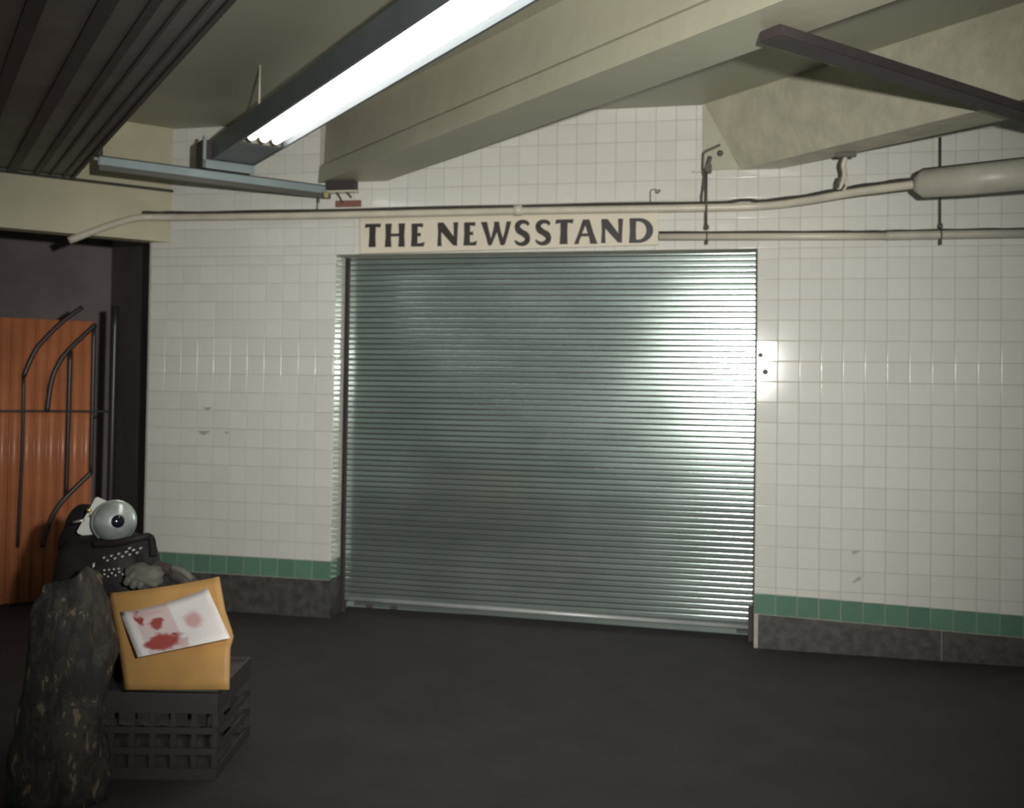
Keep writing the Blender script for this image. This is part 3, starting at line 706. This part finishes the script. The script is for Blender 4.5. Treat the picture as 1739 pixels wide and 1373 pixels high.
obj('jacket_body', bm, M_CAMO, cj, True)
bm = bmesh.new(); tube(bm, spline([P(150, 985, 3.24), P(160, 1030, 3.16), P(158, 1080, 3.15), P(140, 1125, 3.15)], 6), [.045] * 6 + [.055] * 6 + [.05] * 7, 12)
for v in bm.verts: v.co += Vector((1, 1, 1)) * .008 * noise.noise(v.co * 14)
obj('sleeve', bm, M_CAMO, cj, True)
for x, y in ((113, 1093), (121, 1089), (127, 1095), (118, 1071)):
    bm = bmesh.new(); c = P(x, y, 3.12); lathe(bm, [(0, .005), (.008, .004), (.011, 0), (.008, -.03)], frame(c, -FWD + Vector((.1, 0, .2))), 8); obj('button', bm, M_GLOVE, cj, True)
# pale strip and a cup-like pale thing beside the envelope
bm = bmesh.new(); F3 = frame(P(163, 1020, 3.10), -FWD); box(bm, -.024, .022, -.009, .008, -.004, .004, lambda p: F3 @ p); bevel(bm, .003); tag(obj('paper_strip', bm, M_PALE), 'small pale paper strip lying on the jacket sleeve by the envelope', 'paper')

# kraft envelope leaning on the bag, with its white label
def sheet(left, right, dl, dr, n, mrows, sag, thick, M, name, parent, fwd=0., uv=False):
    """left/right: lists of pixel points down both edges; dl/dr depths"""
    bm = bmesh.new(); uvl = bm.loops.layers.uv.new('UVMap'); grid = []
    def along(pts, t):
        k = t * (len(pts) - 1); i = min(int(k), len(pts) - 2); f = k - i
        return pts[i][0] + (pts[i + 1][0] - pts[i][0]) * f, pts[i][1] + (pts[i + 1][1] - pts[i][1]) * f
    for j in range(mrows + 1):
        t = j / mrows; a = along(left, t); b = along(right, t); row = []
        for i in range(n + 1):
            s = i / n; x = a[0] + (b[0] - a[0]) * s; y = a[1] + (b[1] - a[1]) * s + sag * 4 * s * (1 - s) * (1 - t)
            d = dl + (dr - dl) * s - .16 * t - .018 * math.sin(math.pi * s) - .006 * math.sin(6 * s + 3 * t) - fwd
            row.append((bm.verts.new(P(x, y, d)), (s, 1 - t)))
        grid.append(row)
    for j in range(mrows):
        for i in range(n):
            c = [grid[j][i], grid[j + 1][i], grid[j + 1][i + 1], grid[j][i + 1]]
            f = bm.faces.new([v for v, _ in c])
            for lo, (_, t) in zip(f.loops, c): lo[uvl].uv = t
    me = bpy.data.meshes.new(name); bm.to_mesh(me); bm.free()
    o = link(name, me, M, parent, True)
    if parent: o.location = -parent.location
    md = o.modifiers.new('thickness', 'SOLIDIFY'); md.thickness = thick; md.offset = -1
    return o
env = thing('kraft_envelope', 'orange brown kraft envelope with a white label leaning on the black bag', 'envelope', P(300, 1150, 3.05))
sheet([(183, 1008), (194, 1060), (203, 1110), (212, 1172)], [(371, 980), (381, 1036), (396, 1080), (390, 1100), (389, 1172)], 3.27, 3.20, 18, 16, 3, .010, M_KRAFT, 'envelope_body', env)
M_LABEL = bpy.data.materials.new('printed_white_label'); M_LABEL.use_nodes = True
def _label():
    N = M_LABEL.node_tree.nodes; L = M_LABEL.node_tree.links; bsdf = N['Principled BSDF']; bsdf.inputs['Roughness'].default_value = .45
    uvn = N.new('ShaderNodeUVMap'); uvn.uv_map = 'UVMap'
    nz = N.new('ShaderNodeTexNoise'); nz.inputs['Scale'].default_value = 8; nz.inputs['Detail'].default_value = 5; L.new(uvn.outputs['UV'], nz.inputs['Vector'])
    cur = None
    def mix(fac, col):
        nonlocal cur
        mx = N.new('ShaderNodeMix'); mx.data_type = 'RGBA'
        if cur is None: mx.inputs[6].default_value = (.87, .82, .81, 1)
        else: L.new(cur, mx.inputs[6])
        mx.inputs[7].default_value = (*col, 1); L.new(fac, mx.inputs[0]); cur = mx.outputs[2]
    def ell(cx, cy, rx, ry, amp, soft, square=False):
        mp = N.new('ShaderNodeMapping'); mp.inputs['Location'].default_value = (-cx / rx, -cy / ry, 0); mp.inputs['Scale'].default_value = (1 / rx, 1 / ry, 1)
        L.new(uvn.outputs['UV'], mp.inputs['Vector'])
        ln = N.new('ShaderNodeVectorMath'); ln.operation = 'LENGTH'; L.new(mp.outputs['Vector'], ln.inputs[0])
        dist = ln.outputs['Value']
        if square:
            ab = N.new('ShaderNodeVectorMath'); ab.operation = 'ABSOLUTE'; L.new(mp.outputs['Vector'], ab.inputs[0])
            sx = N.new('ShaderNodeSeparateXYZ'); L.new(ab.outputs['Vector'], sx.inputs[0])
            mxx = N.new('ShaderNodeMath'); mxx.operation = 'MAXIMUM'; L.new(sx.outputs[0], mxx.inputs[0]); L.new(sx.outputs[1], mxx.inputs[1]); dist = mxx.outputs[0]
        ad = N.new('ShaderNodeMath'); ad.operation = 'MULTIPLY_ADD'; L.new(nz.outputs['Fac'], ad.inputs[0]); ad.inputs[1].default_value = amp; L.new(dist, ad.inputs[2])
        mr = N.new('ShaderNodeMapRange'); L.new(ad.outputs[0], mr.inputs['Value']); mr.inputs['From Min'].default_value = 1 + amp * .5 + soft; mr.inputs['From Max'].default_value = 1 + amp * .5 - soft
        return mr.outputs['Result']
    PINK, RED = (.70, .50, .50), (.40, .085, .075)
    mix(ell(.33, .50, .20, .50, .12, .06, True), (.735, .60, .595))
    mix(ell(.72, .50, .085, .16, 1.0, .35), (.68, .42, .42))
    mix(ell(.17, .77, .045, .14, 2.2, .15), RED)
    mix(ell(.34, .60, .085, .11, 2.0, .2), RED)
    mix(ell(.33, .20, .19, .15, 1.8, .2), RED)
    mix(ell(.30, .86, .16, .06, 1.5, .4), PINK)
    mix(ell(.52, .10, .05, .10, 1.5, .4), PINK)
    L.new(cur, bsdf.inputs['Base Color'])
_label()
sheet([(203, 1040), (217, 1075), (234, 1117)], [(352, 999), (371, 1040), (391, 1084)], 3.243, 3.196, 14, 8, 6, .0012, M_LABEL, 'paper_label', env, .022)
